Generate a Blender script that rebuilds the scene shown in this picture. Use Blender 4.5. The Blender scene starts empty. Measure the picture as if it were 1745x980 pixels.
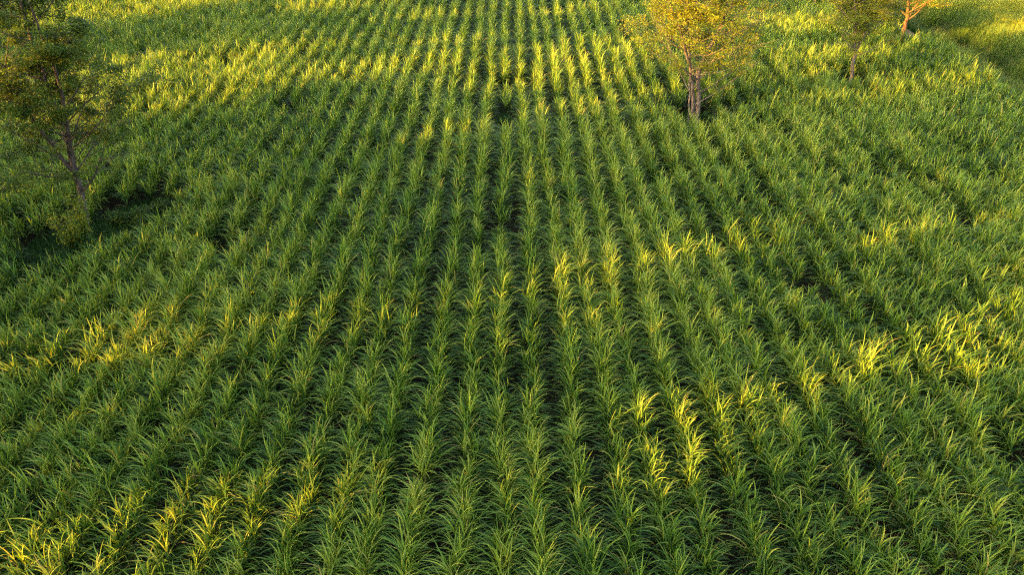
import bpy, math, random
import numpy as np
from mathutils import Vector, noise

# ------------------------------------------------------------------ camera, light, exposure
scene = bpy.context.scene
COL = scene.collection
F_PX, W_PX = 1250.0, 1745.0
PITCH, YAW, CAM_H = 0.6026268, 0.0042840, 20.6
SUN_EL, SUN_AZ = math.radians(14.0), math.radians(25.0)     # light travels towards +x, turned SUN_AZ to +y

cd = bpy.data.cameras.new('camera')
cam = bpy.data.objects.new('camera', cd)
COL.objects.link(cam)
cam.location = (0, 0, CAM_H)
cam.rotation_euler = (math.pi / 2 - PITCH, 0, -YAW)
cd.sensor_width = 36.0
cd.lens = 36.0 * F_PX / W_PX
cd.clip_start, cd.clip_end = 0.5, 4000
scene.camera = cam

world = bpy.data.worlds.new('World')
scene.world = world
world.use_nodes = True
wn = world.node_tree
wn.nodes.clear()
sky = wn.nodes.new('ShaderNodeTexSky')
sky.sky_type = 'NISHITA'
sky.sun_disc = False
sky.sun_elevation = SUN_EL
to_sun = Vector((-math.cos(SUN_AZ), -math.sin(SUN_AZ), math.tan(SUN_EL))).normalized()
sky.sun_rotation = math.atan2(to_sun.x, to_sun.y)
sky.air_density, sky.dust_density, sky.ozone_density = 1.0, 4.0, 0.5
bg = wn.nodes.new('ShaderNodeBackground')
bg.inputs['Strength'].default_value = 0.10
wo = wn.nodes.new('ShaderNodeOutputWorld')
wn.links.new(sky.outputs[0], bg.inputs[0])
wn.links.new(bg.outputs[0], wo.inputs[0])

sd = bpy.data.lights.new('sun', 'SUN')
sd.energy, sd.angle, sd.color = 3.6, math.radians(0.6), (1.0, 0.55, 0.09)
sun = bpy.data.objects.new('sun', sd)
COL.objects.link(sun)
sun.location = (-60, -30, 60)
sun.rotation_euler = to_sun.to_track_quat('Z', 'Y').to_euler()

vs = scene.view_settings
vs.view_transform, vs.look = 'Standard', 'None'
vs.exposure, vs.gamma = 3.85, 1.0
vs.use_curve_mapping = False
cy = scene.cycles
cy.max_bounces, cy.diffuse_bounces, cy.transmission_bounces, cy.glossy_bounces = 4, 1, 2, 1
cy.use_denoising = False
cy.filter_width = 1.2

R = np.random.default_rng(7)
rnd = random.Random(11)

# ------------------------------------------------------------------ helpers
def link(name, me, parent=None):
    o = bpy.data.objects.new(name, me)
    COL.objects.link(o)
    if parent is not None:
        o.parent = parent
    return o

def tag(o, label=None, cat=None, group=None, kind=None):
    for k, v in (('label', label), ('category', cat), ('group', group), ('kind', kind)):
        if v:
            o[k] = v
    return o

def quad_mesh(name, verts, quads, mat, attrs=None, smooth=True, colors=None):
    """verts (N,3), quads (M,4) as numpy -> mesh; attrs: dict of per-vertex floats"""
    me = bpy.data.meshes.new(name)
    n, m = len(verts), len(quads)
    me.vertices.add(n)
    me.vertices.foreach_set('co', np.ascontiguousarray(verts, dtype=np.float32).ravel())
    me.loops.add(m * 4)
    me.loops.foreach_set('vertex_index', np.ascontiguousarray(quads, dtype=np.int32).ravel())
    me.polygons.add(m)
    me.polygons.foreach_set('loop_start', np.arange(0, m * 4, 4, dtype=np.int32))
    me.polygons.foreach_set('loop_total', np.full(m, 4, dtype=np.int32))
    me.update(calc_edges=True)
    if smooth:
        me.polygons.foreach_set('use_smooth', np.ones(m, dtype=bool))
    for k, v in (attrs or {}).items():
        a = me.attributes.new(k, 'FLOAT', 'POINT')
        a.data.foreach_set('value', np.ascontiguousarray(v, dtype=np.float32))
    me.materials.append(mat)
    return me

def vnoise(x, y, s, z=0.0):
    return np.array([noise.noise(Vector((a * s, b * s, z))) for a, b in zip(x, y)])

class Nt:
    def __init__(s, name):
        s.m = bpy.data.materials.new(name)
        s.m.use_nodes = True
        s.t = s.m.node_tree
        s.t.nodes.clear()
        s.out = s.t.nodes.new('ShaderNodeOutputMaterial')
    def n(s, typ, **kw):
        nd = s.t.nodes.new(typ)
        for k, v in kw.items():
            setattr(nd, k, v)
        return nd
    def l(s, a, b):
        s.t.links.new(a, b)
    def ramp(s, fac, stops):
        r = s.n('ShaderNodeValToRGB')
        e = r.color_ramp.elements
        while len(e) < len(stops):
            e.new(0.5)
        for q, (p, c) in zip(e, stops):
            q.position = p
            q.color = (*c, 1)
        s.l(fac, r.inputs[0])
        return r.outputs[0]
    def mix(s, fac, a, b, blend='MIX'):
        x = s.n('ShaderNodeMix', data_type='RGBA', blend_type=blend)
        for sock, v in ((x.inputs[0], fac), (x.inputs[6], a), (x.inputs[7], b)):
            if hasattr(v, 'links'):
                s.l(v, sock)
            elif isinstance(v, tuple):
                sock.default_value = (*v, 1)
            else:
                sock.default_value = v
        return x.outputs[2]
    def attr(s, name):
        a = s.n('ShaderNodeAttribute', attribute_name=name)
        return a.outputs['Fac']

def leaf_material(name, stops, tip, trans=0.35, rough=0.45, warm=(1.25, 1.15, 0.35), spec=0.14):
    t = Nt(name)
    c = t.ramp(t.attr('tint'), stops)
    c = t.mix(t.attr('tipness'), c, tip)
    p = t.n('ShaderNodeBsdfPrincipled')
    p.inputs['Roughness'].default_value = rough
    p.inputs['Specular IOR Level'].default_value = spec
    t.l(c, p.inputs['Base Color'])
    tr = t.n('ShaderNodeBsdfTranslucent')
    t.l(t.mix(1.0, c, warm, 'MULTIPLY'), tr.inputs['Color'])
    mx = t.n('ShaderNodeMixShader')
    mx.inputs[0].default_value = trans
    t.l(p.outputs[0], mx.inputs[1])
    t.l(tr.outputs[0], mx.inputs[2])
    t.l(mx.outputs[0], t.out.inputs[0])
    return t.m

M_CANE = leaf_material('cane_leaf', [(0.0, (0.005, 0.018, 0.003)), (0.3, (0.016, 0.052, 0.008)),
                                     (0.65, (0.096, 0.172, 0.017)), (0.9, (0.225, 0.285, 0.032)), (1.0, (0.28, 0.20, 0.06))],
                       (0.20, 0.24, 0.03))  # darkest stops carry the shade of the gaps besides old leaf green
M_GRASS = leaf_material('bank_grass_blade', [(0.0, (0.016, 0.050, 0.005)), (0.45, (0.06, 0.13, 0.010)), (1.0, (0.30, 0.29, 0.02))],
                        (0.24, 0.22, 0.05), rough=0.6)
M_DRY = leaf_material('dry_leaf', [(0.0, (0.09, 0.055, 0.025)), (1.0, (0.30, 0.19, 0.09))], (0.32, 0.22, 0.12), rough=0.7)
M_GOLD = leaf_material('yellow_green_leaf', [(0.0, (0.055, 0.095, 0.012)), (0.45, (0.115, 0.155, 0.010)), (0.8, (0.24, 0.23, 0.012)), (1.0, (0.30, 0.22, 0.015))],
                       (0.3, 0.2, 0.02), trans=0.4, rough=0.55)
M_DARKLEAF = leaf_material('dark_green_leaf', [(0.0, (0.020, 0.045, 0.008)), (0.5, (0.060, 0.095, 0.010)), (0.85, (0.12, 0.15, 0.014)), (1.0, (0.15, 0.13, 0.02))],
                           (0.12, 0.13, 0.02), trans=0.42, rough=0.55, warm=(1.0, 1.15, 0.4))
M_WEED = leaf_material('weed_leaf', [(0.0, (0.012, 0.036, 0.006)), (1.0, (0.040, 0.085, 0.014))], (0.05, 0.08, 0.02), rough=0.6, spec=0.1)

def bark_material(name, a, b):
    t = Nt(name)
    g = t.n('ShaderNodeNewGeometry')
    mp = t.n('ShaderNodeMapping')
    mp.inputs['Scale'].default_value = (6, 6, 1.2)
    t.l(g.outputs['Position'], mp.inputs[0])
    nz = t.n('ShaderNodeTexNoise')
    nz.inputs['Scale'].default_value = 2.5
    nz.inputs['Detail'].default_value = 8
    t.l(mp.outputs[0], nz.inputs['Vector'])
    c = t.ramp(nz.outputs['Fac'], [(0.35, a), (0.65, b)])
    p = t.n('ShaderNodeBsdfPrincipled')
    p.inputs['Roughness'].default_value = 0.9
    p.inputs['Specular IOR Level'].default_value = 0.1
    t.l(c, p.inputs['Base Color'])
    bp = t.n('ShaderNodeBump')
    bp.inputs['Strength'].default_value = 0.7
    bp.inputs['Distance'].default_value = 0.03
    t.l(nz.outputs['Fac'], bp.inputs['Height'])
    t.l(bp.outputs[0], p.inputs['Normal'])
    t.l(p.outputs[0], t.out.inputs[0])
    return t.m

M_BARK = bark_material('grey_brown_bark', (0.055, 0.042, 0.032), (0.15, 0.115, 0.085))
M_BARK_PALE = bark_material('pale_bark', (0.09, 0.065, 0.045), (0.21, 0.155, 0.11))
M_BARK_ORANGE = bark_material('orange_brown_bark', (0.07, 0.035, 0.015), (0.17, 0.085, 0.035))
M_BARK_DARK = bark_material('dark_bark', (0.03, 0.023, 0.018), (0.10, 0.07, 0.055))
M_STALK = bark_material('cane_stalk', (0.10, 0.12, 0.03), (0.24, 0.20, 0.09))

def soil_material(name, a, b, c_):
    t = Nt(name)
    g = t.n('ShaderNodeNewGeometry')
    n1 = t.n('ShaderNodeTexNoise')
    n1.inputs['Scale'].default_value = 0.6
    n1.inputs['Detail'].default_value = 10
    n2 = t.n('ShaderNodeTexNoise')
    n2.inputs['Scale'].default_value = 9
    n2.inputs['Detail'].default_value = 8
    for q in (n1, n2):
        t.l(g.outputs['Position'], q.inputs['Vector'])
    col = t.ramp(n1.outputs['Fac'], [(0.35, a), (0.65, b)])
    f = t.ramp(n2.outputs['Fac'], [(0.45, (0, 0, 0)), (0.7, (1, 1, 1))])
    col = t.mix(f, col, c_)
    p = t.n('ShaderNodeBsdfPrincipled')
    p.inputs['Roughness'].default_value = 0.95
    p.inputs['Specular IOR Level'].default_value = 0.02
    t.l(col, p.inputs['Base Color'])
    bp = t.n('ShaderNodeBump')
    bp.inputs['Strength'].default_value = 0.8
    bp.inputs['Distance'].default_value = 0.10
    t.l(n2.outputs['Fac'], bp.inputs['Height'])
    t.l(bp.outputs[0], p.inputs['Normal'])
    t.l(p.outputs[0], t.out.inputs[0])
    return t.m

M_SOIL = soil_material('field_soil', (0.010, 0.009, 0.005), (0.020, 0.015, 0.008), (0.032, 0.025, 0.014))
M_TRACK = soil_material('track_dirt', (0.15, 0.075, 0.045), (0.21, 0.115, 0.075), (0.11, 0.06, 0.035))
M_BANK = soil_material('bank_soil', (0.04, 0.05, 0.015), (0.06, 0.075, 0.02), (0.09, 0.08, 0.03))

# ------------------------------------------------------------------ ground
EDGE_X = 38.4
def ground_z(x, y):
    """level field, a shallow verge past its right edge, then a bank that rises away"""
    d = np.maximum(0, x - 42.5 - 0.4 * np.sin(y * 0.21))
    rise = 2.6 * (1 - np.exp(-(d / 9.0) ** 1.6)) - 0.35 * np.clip((x - 38.8) / 1.5, 0, 1) - 1.7 * np.exp(-((x - 44.2) / 1.8) ** 2)
    return rise + 0.25 * np.sin(x * 0.11 + y * 0.07) * np.clip((x - 43) / 6, 0, 1)

def grid(name, xs, ys, mat, zoff=0.0):
    X, Y = np.meshgrid(xs, ys)
    Z = ground_z(X, Y) + zoff
    v = np.stack([X.ravel(), Y.ravel(), Z.ravel()], 1)
    nx, ny = len(xs), len(ys)
    i = (np.arange(ny - 1)[:, None] * nx + np.arange(nx - 1)[None, :]).ravel()
    q = np.stack([i, i + 1, i + 1 + nx, i + nx], 1)
    return quad_mesh(name, v, q, mat)

xs = np.concatenate([np.linspace(-1500, -80, 12), np.linspace(-70, 36, 28), np.linspace(37, 62, 60), np.linspace(66, 120, 14), np.linspace(160, 1500, 10)])
ys = np.concatenate([np.linspace(-600, -20, 8), np.linspace(-10, 110, 90), np.linspace(125, 2000, 20)])
tag(link('ground', grid('ground', xs, ys, M_SOIL)), kind='structure')
tag(link('dirt_track', grid('dirt_track', np.linspace(39.7, 41.6, 9), np.linspace(0, 130, 140), M_TRACK, 0.006)), kind='structure')
tag(link('bank', grid('bank', np.linspace(42.25, 75, 70), np.linspace(0, 130, 120), M_BANK, 0.006)), kind='structure')

# ------------------------------------------------------------------ blades
def blades(base, az, el0, L, wid, droop, seg, tint, tipk, rng, roll=0.5):
    """arching ribbons; all arguments per leaf. Returns verts, quads, attrs"""
    n = len(L)
    s = np.linspace(0, 1, seg + 1)[None, :]
    el = el0[:, None] - droop[:, None] * s ** 1.6
    ds = L[:, None] / seg
    mid = (el[:, :-1] + el[:, 1:]) / 2
    hr = np.concatenate([np.zeros((n, 1)), np.cumsum(np.cos(mid) * ds, 1)], 1)
    hz = np.concatenate([np.zeros((n, 1)), np.cumsum(np.sin(mid) * ds, 1)], 1)
    bend = (rng.random(n)[:, None] - 0.5) * 0.5 * s ** 2
    ca, sa = np.cos(az[:, None] + bend), np.sin(az[:, None] + bend)
    P = np.stack([base[:, None, 0] + hr * ca, base[:, None, 1] + hr * sa, base[:, None, 2] + hz], 2)
    w = wid[:, None] * 0.5 * np.minimum(1, 0.55 + 2.2 * s) * (1 - s ** 2.6) ** 0.9 + 0.0015
    tw = (rng.random(n)[:, None] - 0.5) * 2 * roll
    side = np.stack([-sa * np.cos(tw) - ca * np.sin(tw) * np.sin(el), ca * np.cos(tw) - sa * np.sin(tw) * np.sin(el), np.sin(tw) * np.cos(el)], 2)
    V = np.stack([P - side * w[..., None], P + side * w[..., None]], 2).reshape(-1, 3)
    k = seg + 1
    b = (np.arange(n) * k * 2)[:, None] + (np.arange(seg) * 2)[None, :]
    b = b.ravel()
    Q = np.stack([b, b + 1, b + 3, b + 2], 1)
    T = np.repeat(tint, k * 2)
    tip = np.repeat((tipk[:, None] * s ** 3), 2, axis=1).ravel()
    return V, Q, T, tip

def cane_leaves(px, py, size, tone, per, seg, wmul, rng):
    """leaves of the cane stools at px, py (arrays)"""
    n = len(px)
    N = n * per
    idx = np.repeat(np.arange(n), per)
    h = size[idx]
    # eight stalks of a stool, strung along the row (y)
    ns = 9
    sx = rng.normal(0, 0.085, (n, ns))
    sy = rng.uniform(-0.30, 0.30, (n, ns))
    sh = rng.uniform(0.52, 1.10, (n, ns))
    k = rng.integers(0, ns, N)
    ox, oy, hh = sx[idx, k], sy[idx, k], sh[idx, k]
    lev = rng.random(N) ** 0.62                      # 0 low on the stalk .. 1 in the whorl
    z0 = h * hh * (0.25 + 0.62 * lev) * 1.0
    # the leaves reach mostly across the row, where there is light
    a = rng.normal(0, 0.62, N) + np.where(rng.random(N) < 0.5, 0, np.pi)
    az = np.where(lev > 0.82, rng.uniform(0, 2 * np.pi, N), a)
    el0 = np.radians(52 + 34 * lev + rng.normal(0, 6, N))
    droop = np.radians(np.clip(140 - 100 * lev + rng.normal(0, 16, N), 12, 160))
    L = h * (0.53 + 0.10 * rng.normal(0, 1, N).clip(-2, 2)) * (1.42 - 0.55 * lev)
    lean = ox * 0.5
    base = np.stack([px[idx] + ox + lean * lev, py[idx] + oy, z0], 1)
    tint = np.clip(tone[idx] + 0.72 * (lev - 0.52) + rng.normal(0, 0.19, N), 0.0, 0.92)  # low leaves darker: older growth, plus furrow shade put into the colour
    dry = (rng.random(N) < 0.035 + 0.05 * (lev < 0.2))
    tint = np.where(dry, rng.uniform(0.92, 1.0, N), tint)
    wid = wmul * rng.uniform(0.031, 0.048, N)
    tipk = rng.random(N) ** 3 * 0.8
    return blades(base, az, el0, L, wid, droop, seg, tint, tipk, rng)

def tubes(p0, p1, r0, r1, sides=5):
    """straight tapered tubes as one array"""
    p0, p1 = np.asarray(p0, float), np.asarray(p1, float)
    n = len(p0)
    d = p1 - p0
    d /= np.linalg.norm(d, axis=1)[:, None] + 1e-9
    up = np.where(np.abs(d[:, 2:3]) < 0.9, np.array([[0, 0, 1.0]]), np.array([[1.0, 0, 0]]))
    u = np.cross(d, up)
    u /= np.linalg.norm(u, axis=1)[:, None]
    v = np.cross(d, u)
    th = np.linspace(0, 2 * np.pi, sides, endpoint=False)
    ring = u[:, None, :] * np.cos(th)[None, :, None] + v[:, None, :] * np.sin(th)[None, :, None]
    A = p0[:, None, :] + ring * np.asarray(r0)[:, None, None]
    B = p1[:, None, :] + ring * np.asarray(r1)[:, None, None]
    V = np.concatenate([A, B], 1).reshape(-1, 3)
    b = (np.arange(n) * sides * 2)[:, None]
    i = np.arange(sides)[None, :]
    j = (np.arange(sides)[None, :] + 1) % sides
    Q = np.stack([b + i, b + j, b + sides + j, b + sides + i], 2).reshape(-1, 4)
    return V, Q

# ------------------------------------------------------------------ planting plan
ROW, STEP, X0 = 1.30, 0.37, -0.31
GAPS = [  # x, y, rx, ry : bare or weedy places where the cane has failed
    (-23.0, 33.2, 2.3, 2.9), (-20.8, 36.0, 2.0, 2.6), (13.6, 50.3, 1.6, 2.3), (-0.31, 49.8, 0.5, 2.6), (-0.31, 56.5, 0.5, 1.0),
    (-1.6, 32.3, 0.6, 0.8), (-0.31, 34.2, 0.5, 0.8), (18.3, 17.7, 0.9, 0.6), (-14.4, 32.6, 0.7, 0.6), (24.5, 34.3, 0.6, 0.8), (13.6, 28.9, 0.5, 0.8),
    (-13.5, 81.1, 0.8, 1.4), (27.6, 58.4, 1.5, 1.3), (-15.7, 51.2, 0.6, 0.9), (16.9, 51.6, 0.7, 0.8), (37.2, 69.6, 1.2, 1.3), (-20.0, 36.6, 1.4, 1.6),
    (-0.31, 21.6, 0.5, 0.4), (29.0, 44.0, 0.7, 0.9), (-31.0, 46.0, 0.9, 0.8), (-24.0, 62.0, 0.8, 1.0), (9.0, 40.0, 0.4, 0.6), (-8.8, 43.0, 0.5, 0.7),
]
px, py = [], []
for k in range(-60, 31):
    x = X0 + ROW * k
    if x > EDGE_X - 0.5:
        continue
    y = 8.0 + rnd.random() * STEP
    while y < 100:
        y += STEP * rnd.uniform(0.8, 1.2)
        depth = y * math.cos(PITCH) + CAM_H * math.sin(PITCH)
        half = depth * 0.70 + 5.0
        if y < 10.5 or abs(x) > half:
            continue
        if rnd.random() < 0.012:
            continue
        xx = x + rnd.gauss(0, 0.08) + 0.12 * math.sin(y * 0.16 + k * 1.7) + 0.05 * math.sin(y * 0.5 + k)
        if any(((xx - a) / b) ** 2 + ((y - c) / d) ** 2 < 1 for a, c, b, d in GAPS):
            continue
        px.append(xx); py.append(y)
px, py = np.array(px), np.array(py)
size = 1.72 + 0.35 * vnoise(px, py, 0.12) + 0.42 * vnoise(px, py * 0.8, 0.75, 3.0) + R.normal(0, 0.10, len(px))
for a, c, b, d in GAPS:                                            # stunted cane round the failed places
    q = ((px - a) / (b + 1.0)) ** 2 + ((py - c) / (d + 1.0)) ** 2
    size *= np.where(q < 1, 0.86, 1.0)
size = np.clip(size, 0.85, 2.3)
tone = 0.45 + 0.25 * vnoise(px, py, 0.10, 9.0) + 0.22 * vnoise(px, py, 0.45, 5.0) + R.normal(0, 0.06, len(px))

# the 300 stools that show largest: those nearest the camera whose leaves are in the frame
dep = (py * math.cos(PITCH) + (CAM_H - 1.5) * math.sin(PITCH))
inx = np.abs(px / dep * F_PX - 6.5 * 0) < 872
yy = 490 - F_PX * ((py * math.sin(PITCH) - (CAM_H - 1.5) * math.cos(PITCH)) / dep)
vis = inx & (yy < 985)
order = np.argsort(np.where(vis, dep, 1e9))
near = np.zeros(len(px), bool)
near[order[:300]] = True

# ------------------------------------------------------------------ cane: 300 stools, then the rest
for i in np.where(near)[0]:
    e = tag(link('sugarcane_plant', None), 'leafy green sugarcane plant in the nearest rows along the bottom of the field',
            'sugarcane', 'sugarcane plants in the nearest rows')
    e.location = (px[i], py[i], 0)
    z1 = np.zeros(1)
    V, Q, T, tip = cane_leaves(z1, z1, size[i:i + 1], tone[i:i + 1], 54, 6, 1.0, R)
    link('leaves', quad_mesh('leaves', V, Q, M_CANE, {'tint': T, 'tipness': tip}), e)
    m = 9
    a0 = np.stack([R.normal(0, 0.07, m), R.uniform(-0.28, 0.28, m), np.full(m, -0.03)], 1)
    a1 = a0 + np.stack([R.normal(0, 0.04, m), R.normal(0, 0.04, m), size[i] * R.uniform(0.45, 0.75, m)], 1)
    V, Q = tubes(a0, a1, np.full(m, 0.016), np.full(m, 0.011))
    link('stalks', quad_mesh('stalks', V, Q, M_STALK), e)

parts = []
far = ~near
off = 0
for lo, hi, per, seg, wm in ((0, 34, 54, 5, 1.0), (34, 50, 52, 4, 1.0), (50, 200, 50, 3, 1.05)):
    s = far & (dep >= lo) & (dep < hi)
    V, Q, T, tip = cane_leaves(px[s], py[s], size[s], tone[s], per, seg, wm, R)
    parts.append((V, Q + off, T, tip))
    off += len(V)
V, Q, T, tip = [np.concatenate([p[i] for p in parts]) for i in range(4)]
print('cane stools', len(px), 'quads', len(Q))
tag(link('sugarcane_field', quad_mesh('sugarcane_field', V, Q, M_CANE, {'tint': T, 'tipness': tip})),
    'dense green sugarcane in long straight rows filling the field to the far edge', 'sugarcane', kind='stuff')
del V, Q, T, tip, parts

# ------------------------------------------------------------------ tall grass on the bank
def grass_patch(x0, x1, y0, y1, n, hmin, hmax, rng, lean=0.0):
    gx = rng.uniform(x0, x1, n); gy = rng.uniform(y0, y1, n)
    dens = vnoise(gx, gy, 0.35, 1.0)
    keep = rng.random(n) < 0.75 + 0.8 * dens
    gx, gy, dens = gx[keep], gy[keep], dens[keep]
    per = 9
    idx = np.repeat(np.arange(len(gx)), per)
    N = len(idx)
    bx = gx[idx] + rng.normal(0, 0.10, N); by = gy[idx] + rng.normal(0, 0.10, N)
    base = np.stack([bx, by, ground_z(bx, by)], 1)
    L = rng.uniform(hmin, hmax, N) * (1 + 0.5 * dens[idx])
    az = rng.normal(lean, 1.2, N)
    el0 = np.radians(rng.uniform(62, 88, N))
    droop = np.radians(rng.uniform(15, 75, N))
    tn = np.clip(0.02 + 0.80 * np.clip((gx[idx] - 45) / 5, 0, 1) + 0.5 * dens[idx] + rng.normal(0, 0.18, N), 0, 1)  # lush dark ditch grass; ditch shade and golden bank light also tinted in
    return blades(base, az, el0, L, rng.uniform(0.012, 0.022, N), droop, 3, tn, rng.random(N) * 0.8, rng)
V, Q, T, tip = grass_patch(41.9, 66, 44, 96, 30000, 0.8, 1.5, R)
tag(link('tall_grass', quad_mesh('tall_grass', V, Q, M_GRASS, {'tint': T, 'tipness': tip})),
    'fine tall wild grass on the slope beyond the right edge of the cane', 'grass', kind='stuff')
V, Q, T, tip = grass_patch(38.6, 40.0, 44, 96, 900, 0.2, 0.5, R)
V2, Q2, T2, tip2 = grass_patch(38.6, 42.0, 40, 69, 4600, 0.5, 1.0, R)
tag(link('verge_grass', quad_mesh('verge_grass', np.concatenate([V, V2]), np.concatenate([Q, Q2 + len(V)]), M_GRASS,
    {'tint': np.concatenate([T, T2]), 'tipness': np.concatenate([tip, tip2])})), 'short grass along both sides of the dirt track', 'grass', kind='stuff')

# weeds on the ground of the failed places
gx, gy = [], []
for a, c, b, d in GAPS:
    n = int(260 * b * d)
    t, q = R.uniform(0, 2 * np.pi, n), np.sqrt(R.random(n))
    gx.append(a + b * 1.15 * q * np.cos(t)); gy.append(c + d * 1.15 * q * np.sin(t))
gx, gy = np.concatenate(gx), np.concatenate(gy)
ix = np.repeat(np.arange(len(gx)), 7)
N = len(ix)
V, Q, T, tip = blades(np.stack([gx[ix] + R.normal(0, 0.05, N), gy[ix] + R.normal(0, 0.05, N), np.zeros(N)], 1), R.uniform(0, 2 * np.pi, N),
                      np.radians(R.uniform(35, 88, N)), R.uniform(0.2, 0.7, N), R.uniform(0.02, 0.045, N), np.radians(R.uniform(20, 110, N)), 3,
                      R.random(N), R.random(N) * 0.3, R)
tag(link('weeds', quad_mesh('weeds', V, Q, M_WEED, {'tint': T, 'tipness': tip})),
    'low dark green weeds covering the ground where the cane has failed', 'weeds', kind='stuff')

# ------------------------------------------------------------------ trees
def leaf_cards(C, size, rng, flat=0.6):
    """small pointed leaves as bent quads around the centres C"""
    n = len(C)
    az = rng.uniform(0, 2 * np.pi, n)
    el = rng.normal(0, 0.5, n) * (1.4 - flat)
    d = np.stack([np.cos(az) * np.cos(el), np.sin(az) * np.cos(el), np.sin(el)], 1)
    t = rng.normal(0, 0.6, n)
    s = np.stack([-np.sin(az) * np.cos(t), np.cos(az) * np.cos(t), np.sin(t)], 1)
    L = (size * rng.uniform(0.6, 1.3, n))[:, None]
    V = np.stack([C - d * L * 0.5, C + s * L * 0.28, C + d * L * 0.5, C - s * L * 0.28], 1).reshape(-1, 3)
    Q = np.arange(n * 4).reshape(-1, 4)
    return V, Q

class Skel:
    def __init__(s, seed):
        s.r = random.Random(seed)
        s.p0, s.p1, s.r0, s.r1 = [], [], [], []
        s.tips = []
    def limb(s, p, d, L, r, depth, spread=0.5, up=0.10, nseg=5, leafy=True, kids=None):
        rr = s.r
        d = d.normalized()
        pts = [(p.copy(), r)]
        for i in range(nseg):
            d = (d + Vector((rr.gauss(0, 0.10), rr.gauss(0, 0.10), up * rr.random()))).normalized()
            q = p + d * (L / nseg)
            t = (i + 1) / nseg
            r1 = r * (1 - 0.62 * t)
            s.p0.append(tuple(p)); s.p1.append(tuple(q)); s.r0.append(pts[-1][1]); s.r1.append(r1)
            p = q
            pts.append((p.copy(), r1))
        if depth == 0:
            if leafy:
                for q, _ in pts[1:]:
                    s.tips.append(tuple(q))
            return
        nk = kids or rr.choice((3, 4, 4, 5))
        for j in range(nk):
            t = 0.35 + 0.65 * (j + rr.random() * 0.6) / nk
            fi = min(nseg - 1, int(t * nseg))
            q, rq = pts[fi + 1]
            ang = rr.uniform(0, 2 * math.pi)
            ax = Vector((math.cos(ang), math.sin(ang), rr.uniform(-0.25, 0.45)))
            nd = (d * (1 - spread) + ax * spread * 1.5)
            s.limb(q, nd, L * rr.uniform(0.5, 0.72), rq * 0.62, depth - 1, spread, up * 0.8, max(3, nseg - 1), leafy)
        s.limb(p, d, L * 0.5, pts[-1][1], depth - 1, spread, up, max(3, nseg - 1), leafy, kids=3)

def clump(P, seed, thr=0.0, f=0.75):
    return np.array([noise.noise(Vector((a * f, b * f, c * f * 1.3 + seed))) > thr for a, b, c in P])

def build_tree(name, x, y, stems, seed, bark, leafmat, label, leaf_n, leaf_size, cluster, group=None, tint_mu=0.5, lowtint=0.0,
               depth=2, spread=0.5, flat=0.8, keep=None, dz=0.0):
    """stems: list of (dx, dy, list of (x,y,z) polyline points, radius, limb length, limb count)"""
    z0 = float(ground_z(np.array([x]), np.array([y]))[0])
    e = tag(link(name, None), label, 'tree', group)
    e.location = (x, y, z0)
    sk = Skel(seed)
    rr = sk.r
    for pts, r, LL, nl, first in stems:
        pts = [Vector(p) for p in pts]
        P = []
        for a, b in zip(pts[:-1], pts[1:]):                        # subdivide with a little wander
            for i in range(4):
                P.append(a.lerp(b, i / 4) + Vector((rr.gauss(0, 0.03), rr.gauss(0, 0.03), 0)) * (1 if (i or P) else 0))
        P.append(pts[-1])
        n = len(P) - 1
        rad = [r * (1.25 if i == 0 else 1) * (1 - 0.75 * (i / n) ** 1.1) for i in range(n + 1)]
        for i in range(n):
            sk.p0.append(tuple(P[i])); sk.p1.append(tuple(P[i + 1])); sk.r0.append(rad[i]); sk.r1.append(rad[i + 1])
        for j in range(nl):
            t = first + (1 - first) * (j + rr.random() * 0.7) / nl
            i = min(n - 1, int(t * n))
            ang = j * 2.4 + rr.uniform(-0.5, 0.5)
            d = Vector((math.cos(ang), math.sin(ang), rr.uniform(0.35, 0.9)))
            sk.limb(P[i], d, LL * rr.uniform(0.7, 1.1) * (1.15 - 0.5 * t), rad[i] * 0.40, depth, spread)
        sk.limb(P[-1], P[-1] - P[-2], LL * 0.5, rad[-1], depth - 1, spread)
    V, Q = tubes(sk.p0, sk.p1, np.array(sk.r0), np.array(sk.r1) , 7)
    link('trunk', quad_mesh('trunk', V, Q, bark), e)
    tips = np.array(sk.tips)
    tips = tips[clump(tips, seed)]
    rng = np.random.default_rng(seed)
    k = rng.integers(0, len(tips), leaf_n)
    C = tips[k] + rng.normal(0, 1, (leaf_n, 3)) * np.array([cluster, cluster, cluster * 0.45])
    k = k[C[:, 2] > 0.3]
    C = C[C[:, 2] > 0.3]
    V, Q = leaf_cards(C, leaf_size, rng, flat)
    tt0 = rng.normal(0, 0.16, len(tips))
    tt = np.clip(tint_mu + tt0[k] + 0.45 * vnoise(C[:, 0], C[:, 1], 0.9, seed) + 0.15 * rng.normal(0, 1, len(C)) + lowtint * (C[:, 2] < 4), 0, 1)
    T = np.repeat(tt, 4)
    tip = np.repeat(rng.random(len(C)) ** 3 * 0.5, 4)
    link('crown', quad_mesh('crown', V, Q, leafmat, {'tint': T, 'tipness': tip}, smooth=False), e)
    print(name, 'tips', len(tips), 'segs', len(sk.p0))
    return e

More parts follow.
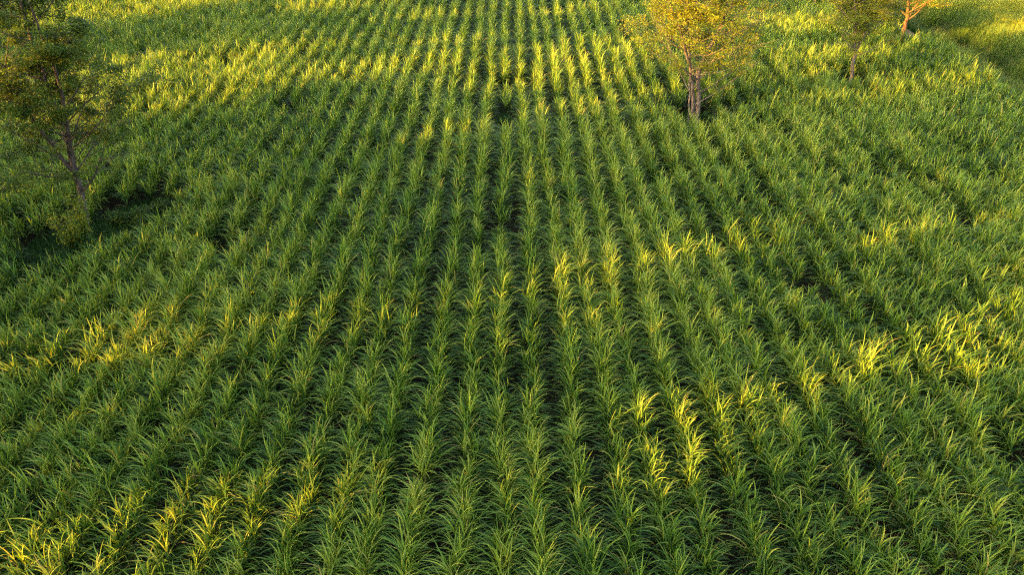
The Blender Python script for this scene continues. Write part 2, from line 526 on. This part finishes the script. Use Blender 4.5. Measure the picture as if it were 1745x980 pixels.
# big dark tree at left
build_tree('broadleaf_tree', -22.9, 34.2, [
    ([(0, 0, -0.2), (0.45, 0, 1.6), (0.62, 0.1, 3.0), (0.7, 0.2, 4.6), (0.95, 0.1, 6.6), (1.0, 0, 9.0), (1.1, 0, 11.5), (1.2, 0, 14.0)], 0.19, 3.3, 20, 0.30),
    ([(0.75, 0.2, 5.0), (1.3, -0.1, 6.8), (1.7, -0.2, 8.6), (1.7, -0.2, 10.6), (1.7, -0.2, 12.8)], 0.12, 2.5, 12, 0.1),
    ([(0.7, 0.1, 4.2), (-0.3, 0.3, 6.2), (-1.1, 0.4, 8.3), (-1.5, 0.5, 11.0), (-1.7, 0.5, 13.0)], 0.10, 3.2, 12, 0.2),
    ], 21, M_BARK_DARK, M_DARKLEAF, 'large airy dark green tree with bare dark lower trunk at the left of the field', 80000, 0.13, 0.16, spread=0.6)
# tall golden tree at the right of centre, several stems from one stool
build_tree('golden_tree', 13.5, 50.6, [
    ([(0.15, 0, -0.2), (0.0, 0, 2.0), (-0.3, 0, 4.0), (0.1, 0.1, 5.4), (1.0, 0.2, 7.6), (1.7, 0.2, 9.2), (2.6, 0.2, 12.2)], 0.17, 4.0, 19, 0.24),
    ([(-0.15, 0, -0.2), (-0.4, 0.05, 2.2), (-0.85, 0, 4.1), (-1.8, 0, 6.6), (-3.0, 0.1, 9.0), (-3.7, 0, 12.0)], 0.15, 3.7, 18, 0.17),
    ([(-0.42, 0.1, -0.2), (-0.62, 0.2, 2.4), (-1.05, 0.2, 5.5), (-1.5, 0.3, 7.6), (-1.75, 0.3, 9.4), (-1.9, 0.3, 12.5)], 0.09, 3.0, 12, 0.25),
    ([(0.1, 0.3, -0.2), (0.0, 0.5, 3.0), (0.2, 0.9, 6.0), (0.3, 1.0, 9.0), (0.3, 1.2, 11.5)], 0.10, 2.8, 9, 0.4),
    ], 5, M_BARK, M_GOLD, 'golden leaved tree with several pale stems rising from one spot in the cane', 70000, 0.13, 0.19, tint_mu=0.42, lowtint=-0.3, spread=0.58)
build_tree('young_tree', 27.7, 58.2, [
    ([(0, 0, -0.2), (-0.15, 0, 1.6), (-0.35, 0, 3.2), (-0.8, 0, 5.0), (-1.5, 0, 7.2), (-1.7, 0, 9.4)], 0.15, 2.8, 16, 0.36),
    ([(-0.35, 0, 3.1), (0.05, 0.1, 4.8), (0.3, 0.2, 6.4), (0.5, 0.2, 8.0), (0.6, 0.2, 9.4)], 0.10, 2.5, 14, 0.12),
    ], 33, M_BARK, M_GOLD, 'slim forked tree with grey brown trunk and thin green and yellow leaves', 34000, 0.14, 0.22, tint_mu=0.40, spread=0.6)
build_tree('roadside_tree', 37.2, 70.6, [
    ([(0, 0, -0.3), (0.05, 0, 1.4), (0.0, 0, 2.6), (-0.35, 0, 4.2), (-0.8, 0, 6.5), (-0.9, 0, 8.5)], 0.22, 3.4, 16, 0.36),
    ([(0.0, 0, 2.3), (0.6, 0, 3.8), (1.3, 0, 5.6), (1.8, 0, 7.5)], 0.10, 3.0, 12, 0.2),
    ], 44, M_BARK_ORANGE, M_GOLD, 'tree with a sunlit orange trunk beside the bend of the dirt track', 42000, 0.15, 0.24, tint_mu=0.7, spread=0.6)
build_tree('leafy_tree', 35.0, 73.2, [
    ([(0, 0, -0.2), (-0.1, 0, 1.6), (-0.2, 0, 3.2), (-0.2, 0, 5.6)], 0.12, 2.6, 14, 0.2),
    ], 51, M_BARK_DARK, M_DARKLEAF, 'low dense dark green tree between the slim forked tree and the orange trunk', 22000, 0.18, 0.28, spread=0.6)
build_tree('distant_tree', 32.6, 81.6, [
    ([(0, 0, -0.2), (0.05, 0, 2.2), (0.0, 0, 4.5), (0.1, 0, 8.0)], 0.17, 2.0, 9, 0.6),
    ], 62, M_BARK, M_GOLD, 'tree at the top edge of the picture showing only its thin brown trunk base', 9000, 0.16, 0.3)
build_tree('distant_tree', 36.4, 83.0, [
    ([(0, 0, -0.2), (0.05, 0, 2.2), (0.0, 0, 4.5), (0.1, 0, 7.0)], 0.15, 2.0, 9, 0.5),
    ], 63, M_BARK_ORANGE, M_GOLD, 'farthest tree with an orange lit trunk half hidden behind the slim forked tree', 9000, 0.16, 0.3, tint_mu=0.6)

# ------------------------------------------------------------------ shrubs and weeds
def shrub(name, x, y, r, h, n, mat, label, cat, seed, leaf=0.13, tint=0.5, stems=9):
    e = tag(link(name, None), label, cat)
    e.location = (x, y, 0)
    rng = np.random.default_rng(seed)
    a = rng.uniform(0, 2 * np.pi, stems)
    q = rng.uniform(0.1, 1.0, stems)
    p1 = np.stack([np.cos(a) * r * q, np.sin(a) * r * q, h * rng.uniform(0.35, 1.0, stems)], 1)
    p0 = np.stack([p1[:, 0] * 0.15, p1[:, 1] * 0.15, np.full(stems, -0.05)], 1)
    V, Q = tubes(p0, p1, np.full(stems, 0.025), np.full(stems, 0.008))
    link('stems', quad_mesh('stems', V, Q, M_BARK_DARK), e)
    k = rng.integers(0, stems, n)
    t = rng.uniform(0.3, 1.05, n)[:, None]
    C = p0[k] * (1 - t) + p1[k] * t + rng.normal(0, 1, (n, 3)) * np.array([r * 0.13, r * 0.13, h * 0.05])
    C[:, 2] = np.maximum(C[:, 2], 0.05)
    V, Q = leaf_cards(C, leaf, rng, 0.5)
    T = np.repeat(np.clip(tint + rng.normal(0, 0.2, n), 0, 1), 4)
    link('foliage', quad_mesh('foliage', V, Q, mat, {'tint': T, 'tipness': T * 0}, smooth=False), e)
shrub('shrub', -22.4, 33.3, 1.15, 3.2, 4200, M_GOLD, 'yellow green bush at the foot of the big dark tree', 'bush', 71, tint=0.45, stems=14)
shrub('shrub', -22.3, 32.2, 1.9, 1.3, 12000, M_WEED, 'low dark green weedy bush in the gap below the big dark tree', 'bush', 72, leaf=0.11, tint=0.35)
shrub('shrub', -20.6, 36.0, 1.9, 1.0, 11000, M_DARKLEAF, 'low shaded bush at the right end of the gap by the big dark tree', 'bush', 73, leaf=0.12, tint=0.3)
shrub('weed', -0.45, 21.7, 0.55, 1.3, 2200, M_WEED, 'bushy fine leaved weed between cane plants in the centre row', 'weed', 74, leaf=0.07, tint=0.5)
shrub('weed', -0.31, 50.0, 0.6, 1.0, 2500, M_WEED, 'dark low weeds filling the gap in the far centre row', 'weed', 75, leaf=0.12, tint=0.5)
shrub('weed', 14.6, 51.0, 1.0, 0.8, 3800, M_WEED, 'green weeds beside the foot of the golden tree', 'weed', 76, leaf=0.12, tint=0.7)

def dry_tuft(x, y, n, L, label, seed):
    rng = np.random.default_rng(seed)
    base = np.stack([rng.normal(0, 0.13, n), rng.normal(0, 0.16, n), rng.uniform(0, 0.6, n) * L], 1)
    V, Q, T, tip = blades(base, rng.uniform(0, 2 * np.pi, n), np.radians(rng.uniform(40, 85, n)), rng.uniform(0.6, 1.1, n) * L,
                          rng.uniform(0.02, 0.045, n), np.radians(rng.uniform(60, 150, n)), 5, rng.random(n), rng.random(n), rng)
    o = link('dry_cane', quad_mesh('dry_cane', V, Q, M_DRY, {'tint': T, 'tipness': tip}))
    o.location = (x, y, 0)
    tag(o, label, 'dead cane')
dry_tuft(15.6, 51.2, 90, 1.1, 'withered brown cane clump to the right of the golden tree', 81)
dry_tuft(29.3, 57.8, 70, 0.8, 'withered brown cane clump at the right foot of the slim forked tree', 82)
dry_tuft(18.4, 17.6, 60, 0.5, 'dead brown leaves in the dark hole at the lower right edge', 83)
dry_tuft(-14.3, 32.7, 50, 0.5, 'dead brown leaves in the small gap left of centre', 84)

# ------------------------------------------------------------------ added leaf screen, out of frame, shaped to cast the sun patches
CA, SA, TE = math.cos(SUN_AZ), math.sin(SUN_AZ), math.tan(SUN_EL)
WB = 32.0
def lit(x, y, z, ru, rw, rh=None):
    w, u = -x * CA - y * SA, -x * SA + y * CA
    return (u, z + (WB - w) * TE, ru, rh if rh else rw * TE)
def litp(x, y, ru, rw):
    return lit(x, y, 1.6, ru, rw)
OPEN = [  # holes cut in the screen so sun strikes these chosen spots
    litp(-26.5, 51, 2.6, 7), litp(-23.5, 54.5, 2.6, 6), litp(-31, 60, 2.5, 6), litp(-25.1, 56.7, 4.0, 9), litp(-22, 63.5, 2.5, 9), litp(-14, 58, 2.6, 7), litp(-9, 59.6, 2.6, 7),
    lit(-27.5, 34, 9.3, 2.4, 0, 2.0), litp(-6, 76, 1.8, 7), litp(7, 78, 2.0, 6), litp(-37, 79, 4, 12), litp(-48, 74, 5, 12), litp(-17, 80, 2.5, 6),
    litp(4, 59, 4.6, 9), litp(9, 63.5, 4.6, 9), litp(1, 55.5, 2.0, 4), litp(-4.5, 61.5, 2.0, 5), litp(-3, 67, 1.5, 4),
    litp(29, 73, 3, 6), litp(28, 62.5, 2.6, 5), litp(35, 64.2, 2.6, 6), litp(20, 74, 1.6, 4),
    lit(48, 72, 2.0, 5.0, 0, 2.6), lit(52, 70, 2.5, 4.5, 0, 2.6), lit(50, 66, 2.6, 2.2, 0, 1.2), lit(57, 80, 3.0, 3, 0, 1.6),
    lit(13.5, 50.6, 7.0, 5, 0, 3.4), lit(27.7, 58.2, 6.0, 3.0, 0, 2.6), lit(37.5, 70.6, 5.0, 3.5, 0, 4.0), lit(36, 83, 5.0, 5, 0, 4.0),
    lit(-26.5, 34.5, 11.5, 3.4, 0, 2.4),
    litp(-18.4, 23.3, 1.1, 4), litp(-15, 23.3, 1.0, 4), litp(-9.3, 25.3, 0.9, 4), litp(-4.6, 26.1, 0.8, 3), litp(2.2, 27.9, 1.1, 3.5),
    litp(5.7, 29.9, 1.1, 3), litp(10.6, 31.3, 1.2, 4), litp(20.9, 32.7, 0.9, 5), litp(3.0, 25.0, 0.8, 3),
    litp(6.7, 17.8, 1.2, 2.8), litp(9.3, 19.8, 1.4, 4), litp(16, 22.8, 1.2, 4), litp(19.4, 22.8, 1.3, 4), litp(6.7, 19.8, 1.2, 2.5),
    litp(-14.2, 13.6, 1.2, 5), litp(-11.5, 14.0, 1.0, 4), litp(-8.6, 14.9, 1.2, 4), litp(22, 26, 1.2, 5),
]
rng = np.random.default_rng(99)
NB = 430000
u = rng.uniform(-18, 112, NB)
top = 33.0 + 1.5 * np.sin(u * 0.33) + 1.0 * np.sin(u * 0.9)
h = rng.random(NB) * top
keep = np.ones(NB, bool)
fz = np.array([noise.noise(Vector((a * 0.9, b * 2.2, 4.0))) for a, b in zip(u, h)])
rnum = rng.random(NB)
f2 = np.array([noise.noise(Vector((a * 1.5, b * 2.6, 14.0))) for a, b in zip(u, h)])
for (cu, ch, ru, rh) in OPEN:
    d = ((u - cu) / (ru * 1.15)) ** 2 + ((h - ch) / (max(rh, 0.35) * 1.15)) ** 2
    keep &= ~((d + 2.4 * f2 < 0.62) if ru < 1.15 else (d + 1.9 * f2 < 0.78) if ru < 2 else (np.clip((d + 0.9 * fz - 0.45) / 1.0, 0, 1) < rnum))
keep &= (fz < np.where(u > 62, 0.27, 0.38)) & (f2 < 0.42)                                                  # small chinks everywhere
u, h = u[keep], h[keep]
w = WB + rng.uniform(-1.0, 1.0, len(u))
# keep each leaf on the sun ray it shades, wherever it stands in the screen's depth
h = h + (WB - w) * TE
C = np.stack([-w * CA - u * SA, -w * SA + u * CA, h], 1)
V, Q = leaf_cards(C, 0.62, rng, 0.1)
tt = np.repeat(rng.random(len(C)), 4)
tag(link('added_leaf_screen', quad_mesh('added_leaf_screen', V, Q, M_DARKLEAF, {'tint': tt, 'tipness': tt * 0}, smooth=False)),
    'unseen screen of leaves added on the sunward side to shape the sun patches', 'added_leaf_screen', kind='stuff')
